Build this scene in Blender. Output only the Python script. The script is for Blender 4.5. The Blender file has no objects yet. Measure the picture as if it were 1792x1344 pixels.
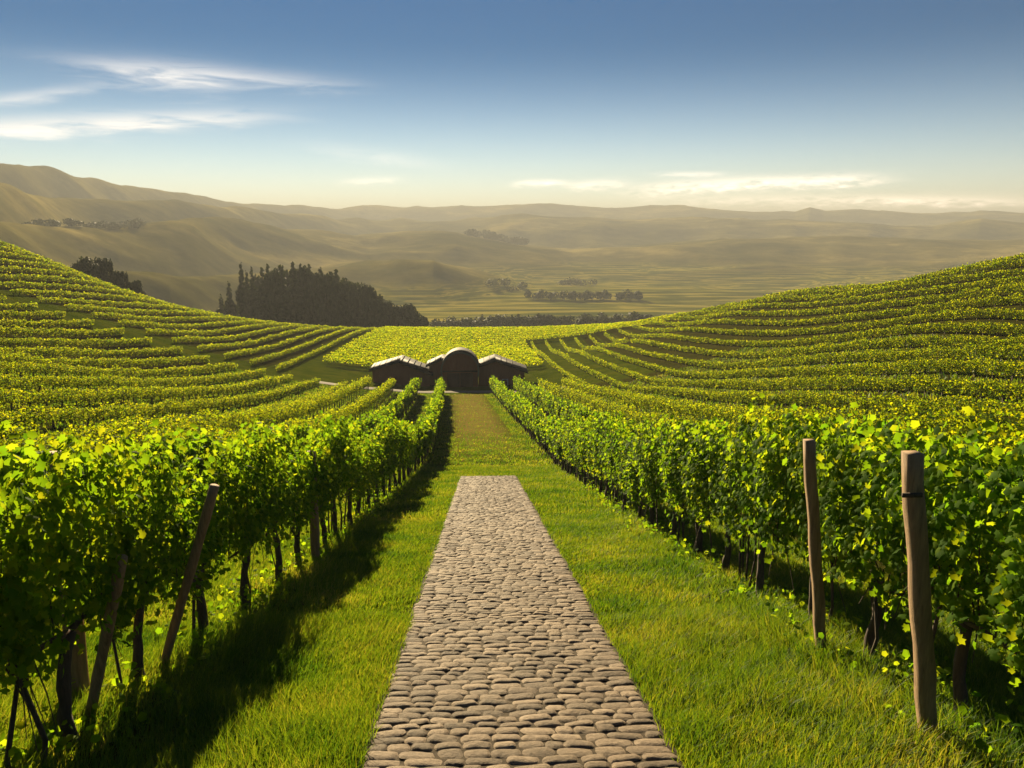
import bpy, math, random
import numpy as np
R = math.radians
rng = np.random.default_rng(7)
random.seed(7)
SC = bpy.context.scene
COL = SC.collection

# ------------------------------------------------------------------ camera
F = 1407.0; CX, CY = 896.0, 672.0; PITCH = 10.95; YAW = 2.24
cam_d = bpy.data.cameras.new("camera"); cam = bpy.data.objects.new("camera", cam_d); COL.objects.link(cam)
cam_d.sensor_width = 36; cam_d.lens = F / 1792 * 36
cam_d.clip_start = 0.05; cam_d.clip_end = 30000
cam.location = (0, 0, 0); cam.rotation_euler = (R(90 - PITCH), 0, R(-YAW))
SC.camera = cam
CM = np.array(cam.rotation_euler.to_matrix())

def ray(px, py):
    v = CM @ np.array([(px - CX) / F, -(py - CY) / F, -1.0])
    return v
def P(px, py, Y):                      # point on that sight line at distance Y down the lane
    v = ray(px, py); return v * (Y / v[1])

# ------------------------------------------------------------------ light
SUN_AZ, SUN_EL = -15.0, 16.0            # degrees right of the lane, degrees up
SC.view_settings.view_transform = 'Standard'; SC.view_settings.look = 'None'
SC.view_settings.gamma = 1; SC.view_settings.exposure = 1.65
SC.render.engine = 'CYCLES'
cy = SC.cycles
cy.max_bounces = 5; cy.diffuse_bounces = 2; cy.glossy_bounces = 1; cy.transmission_bounces = 2
cy.volume_bounces = 0; cy.transparent_max_bounces = 6; cy.caustics_reflective = False; cy.caustics_refractive = False
cy.use_denoising = True
sd = bpy.data.lights.new("sun", 'SUN'); sun = bpy.data.objects.new("sun", sd); COL.objects.link(sun)
sd.energy = 5.0; sd.angle = R(0.5); sd.color = (1.0, 0.80, 0.48)
sun.rotation_euler = (R(90 - SUN_EL), 0, R(180 - SUN_AZ))   # shines from +Y turned right
SUNV = np.array([math.sin(R(SUN_AZ)) * math.cos(R(SUN_EL)), math.cos(R(SUN_AZ)) * math.cos(R(SUN_EL)), math.sin(R(SUN_EL))])
import mathutils
sun.rotation_euler = mathutils.Vector(SUNV).to_track_quat('Z', 'Y').to_euler()

W = bpy.data.worlds.new("World"); SC.world = W; W.use_nodes = True
nt = W.node_tree; N = nt.nodes; L = nt.links; N.clear()
def wn(t, **k):
    n = N.new(t)
    for a, b in k.items(): setattr(n, a, b)
    return n
def M(op, a, b=None, c=None, tree=None):
    tr = tree or nt
    n = tr.nodes.new('ShaderNodeMath'); n.operation = op
    for i, v in enumerate((a, b, c)):
        if v is None: continue
        if isinstance(v, (int, float)): n.inputs[i].default_value = v
        else: tr.links.new(v, n.inputs[i])
    return n.outputs[0]
out = wn('ShaderNodeOutputWorld'); bg = wn('ShaderNodeBackground'); bg.inputs[1].default_value = 0.05
sky = wn('ShaderNodeTexSky', sky_type='NISHITA', sun_disc=False)
sky.sun_elevation = R(SUN_EL); sky.sun_rotation = R(SUN_AZ); sky.altitude = 0
sky.air_density = 1.0; sky.dust_density = 0.0; sky.ozone_density = 1.5
tc = wn('ShaderNodeTexCoord'); sep = wn('ShaderNodeSeparateXYZ'); L.new(tc.outputs['Generated'], sep.inputs[0])
az = M('MULTIPLY', M('ARCTAN2', sep.outputs[0], sep.outputs[1]), 180 / math.pi)
el = M('MULTIPLY', M('ARCSINE', sep.outputs[2]), 180 / math.pi)
comb = wn('ShaderNodeCombineXYZ'); L.new(az, comb.inputs[0]); L.new(el, comb.inputs[1])
def cnoise(sx, sy, detail, dist, seed, rot=0):
    mp = wn('ShaderNodeMapping'); L.new(comb.outputs[0], mp.inputs[0])
    mp.inputs['Scale'].default_value = (sx, sy, 1); mp.inputs['Location'].default_value = (seed, seed * 1.7, seed * .3)
    mp.inputs['Rotation'].default_value = (0, 0, R(rot))
    nn = wn('ShaderNodeTexNoise'); L.new(mp.outputs[0], nn.inputs['Vector'])
    nn.inputs['Scale'].default_value = 1; nn.inputs['Detail'].default_value = detail; nn.inputs['Distortion'].default_value = dist
    nn.inputs['Roughness'].default_value = .6
    return nn.outputs[0]
def azel(px, py):
    v = ray(px, py); v = v / np.linalg.norm(v)
    return math.degrees(math.atan2(v[0], v[1])), math.degrees(math.asin(v[2]))
# cloud streaks: (px0,py0) - (px1,py1) ends, half thickness in px, strength, kind
CL = [(-160, 226, 440, 203, 14, 1.05, 0), (-60, 182, 150, 155, 9, .5, 0), (110, 106, 590, 146, 13, .5, 0), (150, 125, 420, 140, 22, .38, 0),
      (905, 321, 985, 319, 5, .8, 1), (990, 327, 1090, 319, 7, .6, 1), (1110, 333, 1330, 318, 10, .75, 1), (1150, 306, 1260, 304, 4, .5, 1),
      (1300, 322, 1530, 313, 9, .9, 1), (1180, 350, 1792, 350, 9, .45, 1), (540, 255, 760, 285, 12, .2, 0), (600, 318, 700, 314, 6, .3, 1),
      (1500, 352, 1800, 356, 6, .5, 1)]
wis = cnoise(.22, 1.6, 5, .6, 3.1, -3); puf = cnoise(.9, 3.4, 6, .3, 8.4)
tot = None
for (x0, y0, x1, y1, th, st, kd) in CL:
    a0, e0 = azel(x0, y0); a1, e1 = azel(x1, y1)
    ca, ce = (a0 + a1) / 2, (e0 + e1) / 2; ha = abs(a1 - a0) / 2; sl = (e1 - e0) / (a1 - a0)
    he = th / F * 57.3
    u = M('DIVIDE', M('SUBTRACT', az, ca), ha)
    vv = M('SUBTRACT', M('SUBTRACT', el, ce), M('MULTIPLY', M('SUBTRACT', az, ca), sl))
    v = M('DIVIDE', vv, he)
    v = M('ADD', v, M('MULTIPLY', M('SUBTRACT', wis if kd == 0 else puf, .5), 2.6))
    d = M('ADD', M('POWER', M('ABSOLUTE', u), 3.0), M('MULTIPLY', v, v))
    g = M('EXPONENT', M('MULTIPLY', d, -1.0))
    g = M('MULTIPLY', g, st)
    nz = M('MULTIPLY', M('MAXIMUM', M('SUBTRACT', wis if kd == 0 else puf, .28), 0), 2.6)
    g = M('MULTIPLY', g, nz)
    tot = g if tot is None else M('ADD', tot, g)
lowc = wn('ShaderNodeMapRange'); L.new(el, lowc.inputs[0]); lowc.inputs[1].default_value = 2.0; lowc.inputs[2].default_value = 5.0; lowc.inputs[3].default_value = 1.25; lowc.inputs[4].default_value = 1.0
tot = M('MINIMUM', M('MULTIPLY', tot, lowc.outputs[0]), .93)
mx = wn('ShaderNodeMix', data_type='RGBA'); L.new(tot, mx.inputs[0])
deep = wn('ShaderNodeMapRange', interpolation_type='SMOOTHSTEP'); L.new(el, deep.inputs[0]); deep.inputs[1].default_value = 0; deep.inputs[2].default_value = 12.5
gr = wn('ShaderNodeMix', data_type='RGBA'); L.new(deep.outputs[0], gr.inputs[0]); gr.inputs[6].default_value = (.84, .84, .92, 1); gr.inputs[7].default_value = (.0, .18, .34, 1)
ml = wn('ShaderNodeMix', data_type='RGBA', blend_type='MULTIPLY'); ml.inputs[0].default_value = 1; L.new(sky.outputs[0], ml.inputs[6]); L.new(gr.outputs[2], ml.inputs[7])
L.new(ml.outputs[2], mx.inputs[6])
mx.inputs[7].default_value = (8.5, 8.1, 7.6, 1)
cb = wn('ShaderNodeMix', data_type='RGBA'); lw2 = wn('ShaderNodeMapRange'); L.new(el, lw2.inputs[0]); lw2.inputs[1].default_value = 2.0; lw2.inputs[2].default_value = 6.0
L.new(lw2.outputs[0], cb.inputs[0]); cb.inputs[6].default_value = (22, 18, 14, 1); cb.inputs[7].default_value = (8.5, 8.1, 7.6, 1); L.new(cb.outputs[2], mx.inputs[7])   # low clouds coloured brighter so they show through the haze
L.new(mx.outputs[2], bg.inputs[0]); L.new(bg.outputs[0], out.inputs[0])

# ------------------------------------------------------------------ helpers
def tag(o, label=None, cat=None, group=None, kind=None):
    if label: o['label'] = label
    if cat: o['category'] = cat
    if group: o['group'] = group
    if kind: o['kind'] = kind
    return o
def mesh(name, V, faces, mats, mi=None, smooth=False):
    """V (n,3); faces: list of int arrays (m,k); mats list; mi: list of material index (scalar or array) per faces entry"""
    me = bpy.data.meshes.new(name)
    V = np.asarray(V, np.float32)
    me.vertices.add(len(V)); me.vertices.foreach_set('co', V.ravel())
    li = np.concatenate([f.ravel() for f in faces]).astype(np.int32)
    tots = np.concatenate([np.full(len(f), f.shape[1], np.int32) for f in faces])
    st = np.concatenate([[0], np.cumsum(tots)[:-1]]).astype(np.int32)
    me.loops.add(len(li)); me.loops.foreach_set('vertex_index', li)
    me.polygons.add(len(tots)); me.polygons.foreach_set('loop_start', st); me.polygons.foreach_set('loop_total', tots)
    for m in mats: me.materials.append(m)
    if mi is not None:
        a = np.concatenate([np.full(len(f), x, np.int32) if np.isscalar(x) else np.asarray(x, np.int32) for f, x in zip(faces, mi)])
        me.polygons.foreach_set('material_index', a)
    if smooth: me.polygons.foreach_set('use_smooth', np.ones(len(tots), bool))
    me.update(calc_edges=True)
    return me
def obj(name, me, parent=None, loc=(0, 0, 0)):
    o = bpy.data.objects.new(name, me); COL.objects.link(o); o.location = loc
    if parent: o.parent = parent
    return o
def empty(name, loc, rz=0):
    o = bpy.data.objects.new(name, None); COL.objects.link(o); o.location = loc; o.rotation_euler = (0, 0, rz)
    o.empty_display_size = .2
    return o
class MB:
    def __init__(s): s.V = []; s.F = {}; s.n = 0
    def add(s, V, F, m=0):
        V = np.asarray(V, float)
        for f in F: s.F.setdefault((len(f), m), []).append([i + s.n for i in f])
        s.V.append(V); s.n += len(V)
    def box(s, x0, x1, y0, y1, z0, z1, m=0):
        V = [(x0, y0, z0), (x1, y0, z0), (x1, y1, z0), (x0, y1, z0), (x0, y0, z1), (x1, y0, z1), (x1, y1, z1), (x0, y1, z1)]
        s.add(V, [(0, 3, 2, 1), (4, 5, 6, 7), (0, 1, 5, 4), (1, 2, 6, 5), (2, 3, 7, 6), (3, 0, 4, 7)], m)
    def prism(s, pts, y0, y1, m=0):   # xz polygon extruded along y
        n = len(pts)
        V = [(x, y0, z) for x, z in pts] + [(x, y1, z) for x, z in pts]
        s.add(V, [tuple(range(n)), tuple(range(2 * n - 1, n - 1, -1))] + [(i, i + n, (i + 1) % n + n, (i + 1) % n) for i in range(n)], m)
    def tube(s, pts, rad, seg=8, m=0, cap=True, wob=0):
        pts = np.asarray(pts, float); n = len(pts); b = []
        for i in range(n):
            d = pts[min(i + 1, n - 1)] - pts[max(i - 1, 0)]; d /= np.linalg.norm(d) + 1e-9
            a = np.cross(d, [0.31, 0.9, 0.1]); a /= np.linalg.norm(a); c = np.cross(d, a)
            for k in range(seg):
                t = 2 * math.pi * k / seg; r = rad[i] * (1 + wob * (random.random() - .5))
                b.append(pts[i] + r * (a * math.cos(t) + c * math.sin(t)))
        fs = []
        for i in range(n - 1):
            for k in range(seg):
                fs.append((i * seg + k, i * seg + (k + 1) % seg, (i + 1) * seg + (k + 1) % seg, (i + 1) * seg + k))
        if cap: fs.append(tuple(range(seg - 1, -1, -1))); fs.append(tuple((n - 1) * seg + k for k in range(seg)))
        s.add(b, fs, m)
    def build(s, name, mats, parent=None, loc=(0, 0, 0), smooth=False):
        keys = list(s.F)
        me = mesh(name, np.vstack(s.V), [np.array(s.F[k]) for k in keys], mats, [k[1] for k in keys], smooth)
        return obj(name, me, parent, loc)

def h2(i, j, s):
    n = (i * 374761393 + j * 668265263 + s * 974634777) & 0xffffffff
    n = ((n ^ (n >> 13)) * 1274126177) & 0xffffffff
    return ((n ^ (n >> 16)) & 0xffffff) / float(0xffffff)
def vnoise(x, y, s=0):
    x = np.asarray(x, float); y = np.asarray(y, float)
    i = np.floor(x).astype(np.int64); j = np.floor(y).astype(np.int64); u = x - i; v = y - j
    u = u * u * u * (u * (6 * u - 15) + 10); v = v * v * v * (v * (6 * v - 15) + 10)
    a = h2(i, j, s); b = h2(i + 1, j, s); c = h2(i, j + 1, s); d = h2(i + 1, j + 1, s)
    return (a * (1 - u) + b * u) * (1 - v) + (c * (1 - u) + d * u) * v
def fbm(x, y, o=4, s=0, g=.5):
    t = 0; a = 1; n = 0
    for k in range(o):
        t = t + a * vnoise(x * 2 ** k, y * 2 ** k, s + k * 17); n += a; a *= g
    return t / n
def ridged(x, y, o=4, s=0, g=.5):
    t = 0; a = 1; n = 0
    for k in range(o):
        t = t + a * (1 - np.abs(2 * vnoise(x * 2 ** k, y * 2 ** k, s + k * 13) - 1)); n += a; a *= g
    return t / n
def sm(a, b, x):
    t = np.clip((np.asarray(x, float) - a) / (b - a), 0, 1); return t * t * (3 - 2 * t)

# ------------------------------------------------------------------ terrain height
def bend(Y):                           # the lane and its rows drift left farther down
    t = np.clip((np.asarray(Y, float) - 38) / 66, 0, 1.4); return -2.4 * t ** 1.3
LANE_Y = np.array([-40, 33, 36, 52.4, 74, 90, 102, 112, 125, 150, 200])
LANE_Z = np.array([6.86, -10.22, -10.9, -13.7, -16.9, -19.1, -20.7, -21.75, -22.6, -23.6, -25.4])
def lane_z(Y): return np.interp(Y, LANE_Y, LANE_Z)
ctrl = []
for Y in (-25, -10, 0, 8, 16, 24, 30, 36, 44, 52, 63, 74, 88, 102, 112, 125, 150):
    for dx in ((-9, 0, 9) if Y < 60 else (-7, 5)):
        ctrl.append((dx + .3 + bend(Y), Y, float(lane_z(Y)) + (.0 if abs(dx) < 1 else .12)))
crest = [(0, 426, 150), (100, 466, 155), (200, 510, 162), (300, 537, 172), (400, 559, 186), (500, 574, 205), (600, 583, 225), (800, 588, 245), (1000, 588, 240),
         (1100, 573, 215), (1200, 553, 185), (1400, 506, 140), (1500, 494, 122), (1650, 480, 100), (1792, 454, 85), (-220, 360, 150), (2000, 400, 75)]
pix = crest + [(0, 514, 104), (200, 568, 102), (402, 645, 100), (600, 676, 99),
       (0, 640, 50), (0, 722, 32), (0, 580, 72), (300, 690, 62), (200, 640, 75),
       (200, 540, 128), (400, 600, 132), (100, 510, 122), (560, 630, 130),
       (1792, 752, 22), (-220, 580, 60), (-220, 470, 100), (2000, 600, 45)]
for p in pix: ctrl.append(tuple(P(*p)))
for (x_, Y_) in ((18, 30), (18, 60), (18, 90), (28, 42), (28, 80), (28, 120), (40, 58), (40, 100), (40, 145), (52, 75), (52, 120), (52, 165), (24, 165), (38, 195)):
    ctrl.append((x_, Y_, -7.7 - .2 * Y_ + .348 * x_ + .085 * max(Y_ - 80, 0)))   # the right hill: one even slope
for p in crest:           # the ground falls away behind the crests
    q = P(*p); s_ = 1.3
    ctrl.append((q[0] * s_, q[1] * s_, q[2] * s_ - 9))
for q in [(-70, 340, -52), (0, 350, -53), (100, 340, -53), (-170, 300, -44), (170, 270, -50), (-60, -20, 3), (60, -20, 1), (-60, 15, -1), (70, 10, -4), (-150, 60, 0), (130, 60, -16),
          (-190, 180, -8), (150, 140, -30), (0, 430, -54), (-200, 400, -52), (220, 400, -54)]: ctrl.append(q)
ctrl = np.array(ctrl)
def tps_k(r2): return np.where(r2 > 0, r2 * np.log(np.maximum(r2, 1e-12)) * .5, 0)
def tps_fit(c, lam=60.0):
    n = len(c); X = c[:, :2] / 50; d = ((X[:, None] - X[None]) ** 2).sum(-1)
    K = tps_k(d) + np.eye(n) * lam * 1e-3; A = np.zeros((n + 3, n + 3)); A[:n, :n] = K
    Pm = np.hstack([np.ones((n, 1)), X]); A[:n, n:] = Pm; A[n:, :n] = Pm.T
    return np.linalg.solve(A, np.concatenate([c[:, 2], [0, 0, 0]])), X
tw, tX = tps_fit(ctrl)
def tps(x, y):
    sh = np.shape(x); x = np.ravel(x) / 50.0; y = np.ravel(y) / 50.0; o = np.empty(len(x))
    for s in range(0, len(x), 60000):
        a = x[s:s + 60000]; b = y[s:s + 60000]
        d = (a[:, None] - tX[None, :, 0]) ** 2 + (b[:, None] - tX[None, :, 1]) ** 2
        o[s:s + 60000] = tps_k(d) @ tw[:-3] + tw[-3] + tw[-2] * a + tw[-1] * b
    return o.reshape(sh)
# near table so that look-ups are fast
GX = np.arange(-260, 260.01, 1.0); GY = np.arange(-60, 460.01, 1.0)
gx, gy = np.meshgrid(GX, GY); GZ = tps(gx, gy)
def nearz(x, y):
    x = np.clip(x, -259, 259); y = np.clip(y, -59, 459)
    i = np.floor(x + 260).astype(int); j = np.floor(y + 60).astype(int); u = x + 260 - i; v = y + 60 - j
    z = (GZ[j, i] * (1 - u) + GZ[j, i + 1] * u) * (1 - v) + (GZ[j + 1, i] * (1 - u) + GZ[j + 1, i + 1] * u) * v
    # the lane itself is an exact ramp
    dx = np.abs(x - .3 - bend(y)); w = (1 - sm(2.5, 9, dx)) * (1 - sm(120, 140, y))
    ys = np.asarray(y, float)
    lz = (np.interp(ys - 3, LANE_Y, LANE_Z) + np.interp(ys, LANE_Y, LANE_Z) * 2 + np.interp(ys + 3, LANE_Y, LANE_Z)) / 4
    return z * (1 - w) + lz * w
SIL = {  # crest lines of the far hills, photo px -> py, at distance
    3400: [(-600, 300), (-200, 296), (0, 290), (60, 291), (150, 309), (280, 328), (400, 344), (600, 357), (640, 352), (700, 356), (800, 358), (950, 355), (1100, 354), (1250, 361), (1380, 367), (1405, 359), (1430, 367), (1600, 370), (1700, 367), (1792, 372), (2400, 365)],
    2300: [(-600, 330), (0, 322), (100, 341), (200, 344), (300, 350), (420, 362), (600, 380), (760, 384), (900, 372), (1100, 378), (1400, 384), (1620, 388), (1700, 378), (1792, 386), (2400, 380)],
    1550: [(-600, 380), (0, 372), (90, 386), (150, 389), (250, 388), (350, 373), (450, 391), (600, 408), (720, 402), (800, 405), (900, 424), (1000, 436), (1200, 425), (1500, 415), (1792, 420), (2400, 410)],
    900: [(-600, 420), (0, 430), (150, 455), (300, 468), (450, 470), (600, 462), (760, 450), (900, 490), (1050, 512), (1250, 505), (1500, 480), (1792, 470), (2400, 470)]}
WID = {3400: 1100, 2300: 900, 1550: 780, 900: 330}
def farz(x, y):
    r = np.hypot(x, y); a = np.arctan2(x, y)
    px = CX + F * np.tan(np.clip(a - R(YAW), -1.1, 1.1))
    wx = x + 160 * (fbm(x / 500, y / 500, 3, 5) - .5); wy = y + 160 * (fbm(x / 500, y / 500, 3, 9) - .5)
    z = -52 - 8 * sm(300, 700, r) + 3 * (fbm(x / 160, y / 160, 3, 2) - .5)
    z = np.where(y < 0, -20, z)
    # parabola-like relief: take the highest of the layers, softly
    for k, (D, prof) in enumerate(SIL.items()):
        p = np.array(prof, float); py = np.interp(px, p[:, 0], p[:, 1])
        DM = D * np.interp(px, [-200, 0, 300, 650], [.40, .41, .60, 1.0])
        ang = np.arctan((CY - py) / F) - R(PITCH)
        crest = DM * np.tan(ang)
        Rk = DM * (1 + .10 * (fbm(a * 9 + k * 7, a * 0 + k, 3, 31) - .5)) if k else DM
        WD = WID[D] * DM / D; t = np.clip((r - (Rk - WD)) / WD, 0, None)
        up = np.where(t < 1, t * t * (3 - 2 * t), 1 - .55 * sm(1, 1.9, t))
        base = -64.0
        rel = (crest - base)
        sp = ridged(wx / (D * .16), wy / (D * .16), 4, 40 + k, .42)
        sp2 = ridged(wx / (D * .055), wy / (D * .055), 3, 60 + k, .45)
        carve = (1 - sp) * .95 * (1 - up * .86) + (1 - sp2) * .22 * (1 - .75 * up)
        hz = base + rel * up * (1 - np.clip(carve, 0, .85)) 
        z = np.maximum(z, hz)
    A = 20 * sm(500, 1200, r) * (1 - .55 * sm(2400, 3600, r))
    roll = ridged(wx / 620 + .4 * fbm(x / 900, y / 900, 2, 71), wy / 900, 3, 91, .38)
    md = np.interp(px, [-200, 0, 300, 650], [.40, .41, .60, 1.0]) ** 1.6
    z = z + A * md * (roll - .62) + 11 * md * sm(500, 1000, r) * (ridged(wx / 190 + wy / 420, wy / 300, 3, 95, .4) - .6)
    return np.minimum(z, 116)
def H(x, y):
    x = np.asarray(x, float); y = np.asarray(y, float)
    r = np.hypot(x, y); m = sm(300, 440, r)
    z = nearz(x, y)
    if np.any(m > 0): z = z * (1 - m) + farz(x, y) * m
    return z + .10 * (fbm(x / 3.1, y / 3.1, 2, 77) - .5) * sm(2.2, 4, np.abs(x - .3))

# ------------------------------------------------------------------ materials
def mat(name):
    m = bpy.data.materials.new(name); m.use_nodes = True; t = m.node_tree; t.nodes.clear()
    o = t.nodes.new('ShaderNodeOutputMaterial'); return m, t, o
def nd(t, ty, **k):
    n = t.nodes.new(ty)
    for a, b in k.items():
        if a in n.inputs: n.inputs[a].default_value = b
        else: setattr(n, a, b)
    return n
def tnoise(t, vec, scale, detail=4, rough=.5, dist=0):
    n = nd(t, 'ShaderNodeTexNoise', Scale=scale, Detail=detail, Roughness=rough, Distortion=dist)
    if vec is not None: t.links.new(vec, n.inputs['Vector'])
    return n.outputs[0]
def ramp(t, fac, stops):
    r = t.nodes.new('ShaderNodeValToRGB'); t.links.new(fac, r.inputs[0]); e = r.color_ramp.elements
    while len(e) < len(stops): e.new(.5)
    for k, (p, c) in enumerate(stops): e[k].position = p; e[k].color = (*c, 1)
    return r.outputs[0]
def mixc(t, f, a, b):
    m = nd(t, 'ShaderNodeMix', data_type='RGBA')
    for i, v in ((0, f), (6, a), (7, b)):
        if isinstance(v, (int, float)): m.inputs[i].default_value = v
        elif isinstance(v, tuple): m.inputs[i].default_value = (*v, 1)
        else: t.links.new(v, m.inputs[i])
    return m.outputs[2]
def leafy(name, stops, tstops, tfac=.5, rough=.45, spec=.35, amp=.7):
    m, t, o = mat(name)
    g = t.nodes.new('ShaderNodeNewGeometry'); oi = t.nodes.new('ShaderNodeObjectInfo')
    rnd = g.outputs['Random Per Island']
    ns = tnoise(t, g.outputs['Position'], .7, 2)
    f = M('ADD', M('MULTIPLY', M('POWER', rnd, 1.5, tree=t), .7, tree=t), M('MULTIPLY', M('SUBTRACT', ns, .35 if amp < 1 else .42, tree=t), amp, tree=t), tree=t)
    c = ramp(t, f, stops); c2 = ramp(t, f, tstops)
    b = nd(t, 'ShaderNodeBsdfPrincipled', Roughness=rough); b.inputs['Specular IOR Level'].default_value = spec
    t.links.new(c, b.inputs['Base Color'])
    tr = t.nodes.new('ShaderNodeBsdfTranslucent'); t.links.new(c2, tr.inputs[0])
    mx = t.nodes.new('ShaderNodeMixShader'); mx.inputs[0].default_value = tfac
    t.links.new(b.outputs[0], mx.inputs[1]); t.links.new(tr.outputs[0], mx.inputs[2]); t.links.new(mx.outputs[0], o.inputs[0])
    return m
M_leaf = leafy("vine_leaf", [(0, (.024, .066, .002)), (.5, (.062, .135, .003)), (1, (.14, .20, .006))],
               [(0, (.14, .32, .006)), (.5, (.36, .52, .008)), (1, (.68, .66, .012))], .56, .7, .03)
M_fleaf = leafy("vine_leaf_far", [(0, (.016, .050, .004)), (.5, (.036, .085, .006)), (1, (.06, .11, .006))],
                [(0, (.22, .38, .003)), (.4, (.56, .62, .004)), (1, (.92, .80, .006))], .52, .8, .03, .35)
M_grass = leafy("grass_blade", [(0, (.020, .055, .006)), (.5, (.045, .11, .010)), (.93, (.09, .16, .015)), (1, (.25, .20, .08))],
                [(0, (.07, .18, .006)), (.6, (.28, .38, .008)), (1, (.52, .46, .03))], .42, .55, .15, 1.7)
M_tree = leafy("tree_foliage", [(0, (.008, .020, .006)), (.5, (.016, .034, .009)), (1, (.035, .058, .014))],
               [(0, (.02, .03, .005)), (1, (.06, .07, .01))], .2, .7, .15)

def wood(name, c1, c2, sc=9):
    m, t, o = mat(name); tcn = t.nodes.new('ShaderNodeTexCoord'); mp = t.nodes.new('ShaderNodeMapping')
    t.links.new(tcn.outputs['Object'], mp.inputs[0]); mp.inputs['Scale'].default_value = (sc, sc, sc * .09)
    a = tnoise(t, mp.outputs[0], 3, 6, .7, .6); c = ramp(t, a, [(.25, c1), (.75, c2)])
    b = nd(t, 'ShaderNodeBsdfPrincipled', Roughness=.85); t.links.new(c, b.inputs['Base Color'])
    bp = nd(t, 'ShaderNodeBump', Strength=.6, Distance=.01); t.links.new(a, bp.inputs['Height']); t.links.new(bp.outputs[0], b.inputs['Normal'])
    t.links.new(b.outputs[0], o.inputs[0]); return m
M_post = wood("weathered_post_wood", (.13, .075, .035), (.40, .26, .13), 14)
M_bark = wood("vine_bark", (.030, .020, .012), (.105, .070, .042), 20)
M_tbark = wood("tree_bark", (.03, .022, .015), (.08, .06, .04), 1)
M_wall = wood("stained_timber_wall", (.18, .055, .020), (.36, .115, .042), 5)
M_door = wood("dark_timber_door", (.05, .020, .009), (.10, .040, .018), 5)
M_rim = wood("pale_arch_trim", (.13, .085, .045), (.22, .15, .085), 3)
def plain(name, c1, c2, sc, rough=.6, metal=0, bump=.2):
    m, t, o = mat(name); g = t.nodes.new('ShaderNodeNewGeometry')
    a = tnoise(t, g.outputs['Position'], sc, 5, .6); c = ramp(t, a, [(.3, c1), (.7, c2)])
    b = nd(t, 'ShaderNodeBsdfPrincipled', Roughness=rough, Metallic=metal); b.inputs['Specular IOR Level'].default_value = .12; t.links.new(c, b.inputs['Base Color'])
    if bump:
        bp = nd(t, 'ShaderNodeBump', Strength=bump, Distance=.02); t.links.new(a, bp.inputs['Height']); t.links.new(bp.outputs[0], b.inputs['Normal'])
    t.links.new(b.outputs[0], o.inputs[0]); return m
M_roof = plain("grey_metal_roof", (.018, .015, .012), (.040, .033, .026), 1.2, .75)
M_white = plain("white_paint", (.62, .58, .50), (.75, .70, .62), 4)
M_gravel = plain("pale_gravel", (.11, .09, .06), (.20, .16, .11), 2.5, .95, 0, .5)
M_glass = plain("dark_glass", (.02, .02, .02), (.03, .03, .03), 1, .1, 0, 0)

# stones of the path
M_stone, t, o = mat("path_stone"); g = t.nodes.new('ShaderNodeNewGeometry')
n1 = tnoise(t, g.outputs['Position'], 24, 7, .75); n2 = tnoise(t, g.outputs['Position'], 5, 3)
rd = g.outputs['Random Per Island']
f = M('ADD', M('MULTIPLY', rd, .36, tree=t), M('ADD', M('MULTIPLY', M('SUBTRACT', n1, .25, tree=t), .85, tree=t), M('MULTIPLY', n2, .25, tree=t), tree=t), tree=t)
c = ramp(t, f, [(.25, (.070, .048, .027)), (.45, (.15, .108, .068)), (.6, (.205, .148, .094)), (.8, (.33, .25, .17))])
b = nd(t, 'ShaderNodeBsdfPrincipled', Roughness=.75); b.inputs['Specular IOR Level'].default_value = .2
t.links.new(c, b.inputs['Base Color']); bp = nd(t, 'ShaderNodeBump', Strength=1.0, Distance=.022)
t.links.new(n1, bp.inputs['Height']); t.links.new(bp.outputs[0], b.inputs['Normal']); t.links.new(b.outputs[0], o.inputs[0])
M_joint = plain("path_joint_soil", (.035, .026, .016), (.07, .052, .032), 20, .95, 0, .5)

# ground: what grows where
M_ground, t, o = mat("ground_grass"); g = t.nodes.new('ShaderNodeNewGeometry'); pos = g.outputs['Position']
sp = t.nodes.new('ShaderNodeSeparateXYZ'); t.links.new(pos, sp.inputs[0]); X, Y = sp.outputs[0], sp.outputs[1]
mm = lambda op, a, b=None, c=None: M(op, a, b, c, tree=t)
def mr(v, a, b):
    n = nd(t, 'ShaderNodeMapRange', interpolation_type='SMOOTHSTEP'); t.links.new(v, n.inputs[0]); n.inputs[1].default_value = a; n.inputs[2].default_value = b
    return n.outputs[0]
tb = mm('MINIMUM', mm('MAXIMUM', mm('DIVIDE', mm('SUBTRACT', Y, 38), 66), 0), 1.4)
bx = mm('SUBTRACT', mm('SUBTRACT', X, .3), mm('MULTIPLY', mm('POWER', tb, 1.3), -2.4))       # distance from the lane's middle
na = tnoise(t, pos, .35, 5, .6); nb = tnoise(t, pos, 6, 6, .7); nc = tnoise(t, pos, 45, 3, .6)
green = ramp(t, mm('ADD', mm('MULTIPLY', na, .6), mm('MULTIPLY', nb, .4)), [(.3, (.026, .044, .003)), (.5, (.055, .074, .004)), (.72, (.11, .10, .008))])
dry = ramp(t, mm('ADD', mm('MULTIPLY', nb, .5), mm('MULTIPLY', nc, .5)), [(.3, (.11, .085, .022)), (.5, (.22, .16, .045)), (.7, (.33, .23, .08))])
lane = mm('MULTIPLY', mm('SUBTRACT', 1, mr(mm('ADD', mm('ABSOLUTE', bx), mm('MULTIPLY', nb, 1.6)), 1.7, 3.6)), mr(Y, 28, 62))
lane = mm('MULTIPLY', lane, mm('SUBTRACT', 1, mr(Y, 96, 99)))
c1 = mixc(t, mm('MULTIPLY', lane, .8), green, dry)
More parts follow.
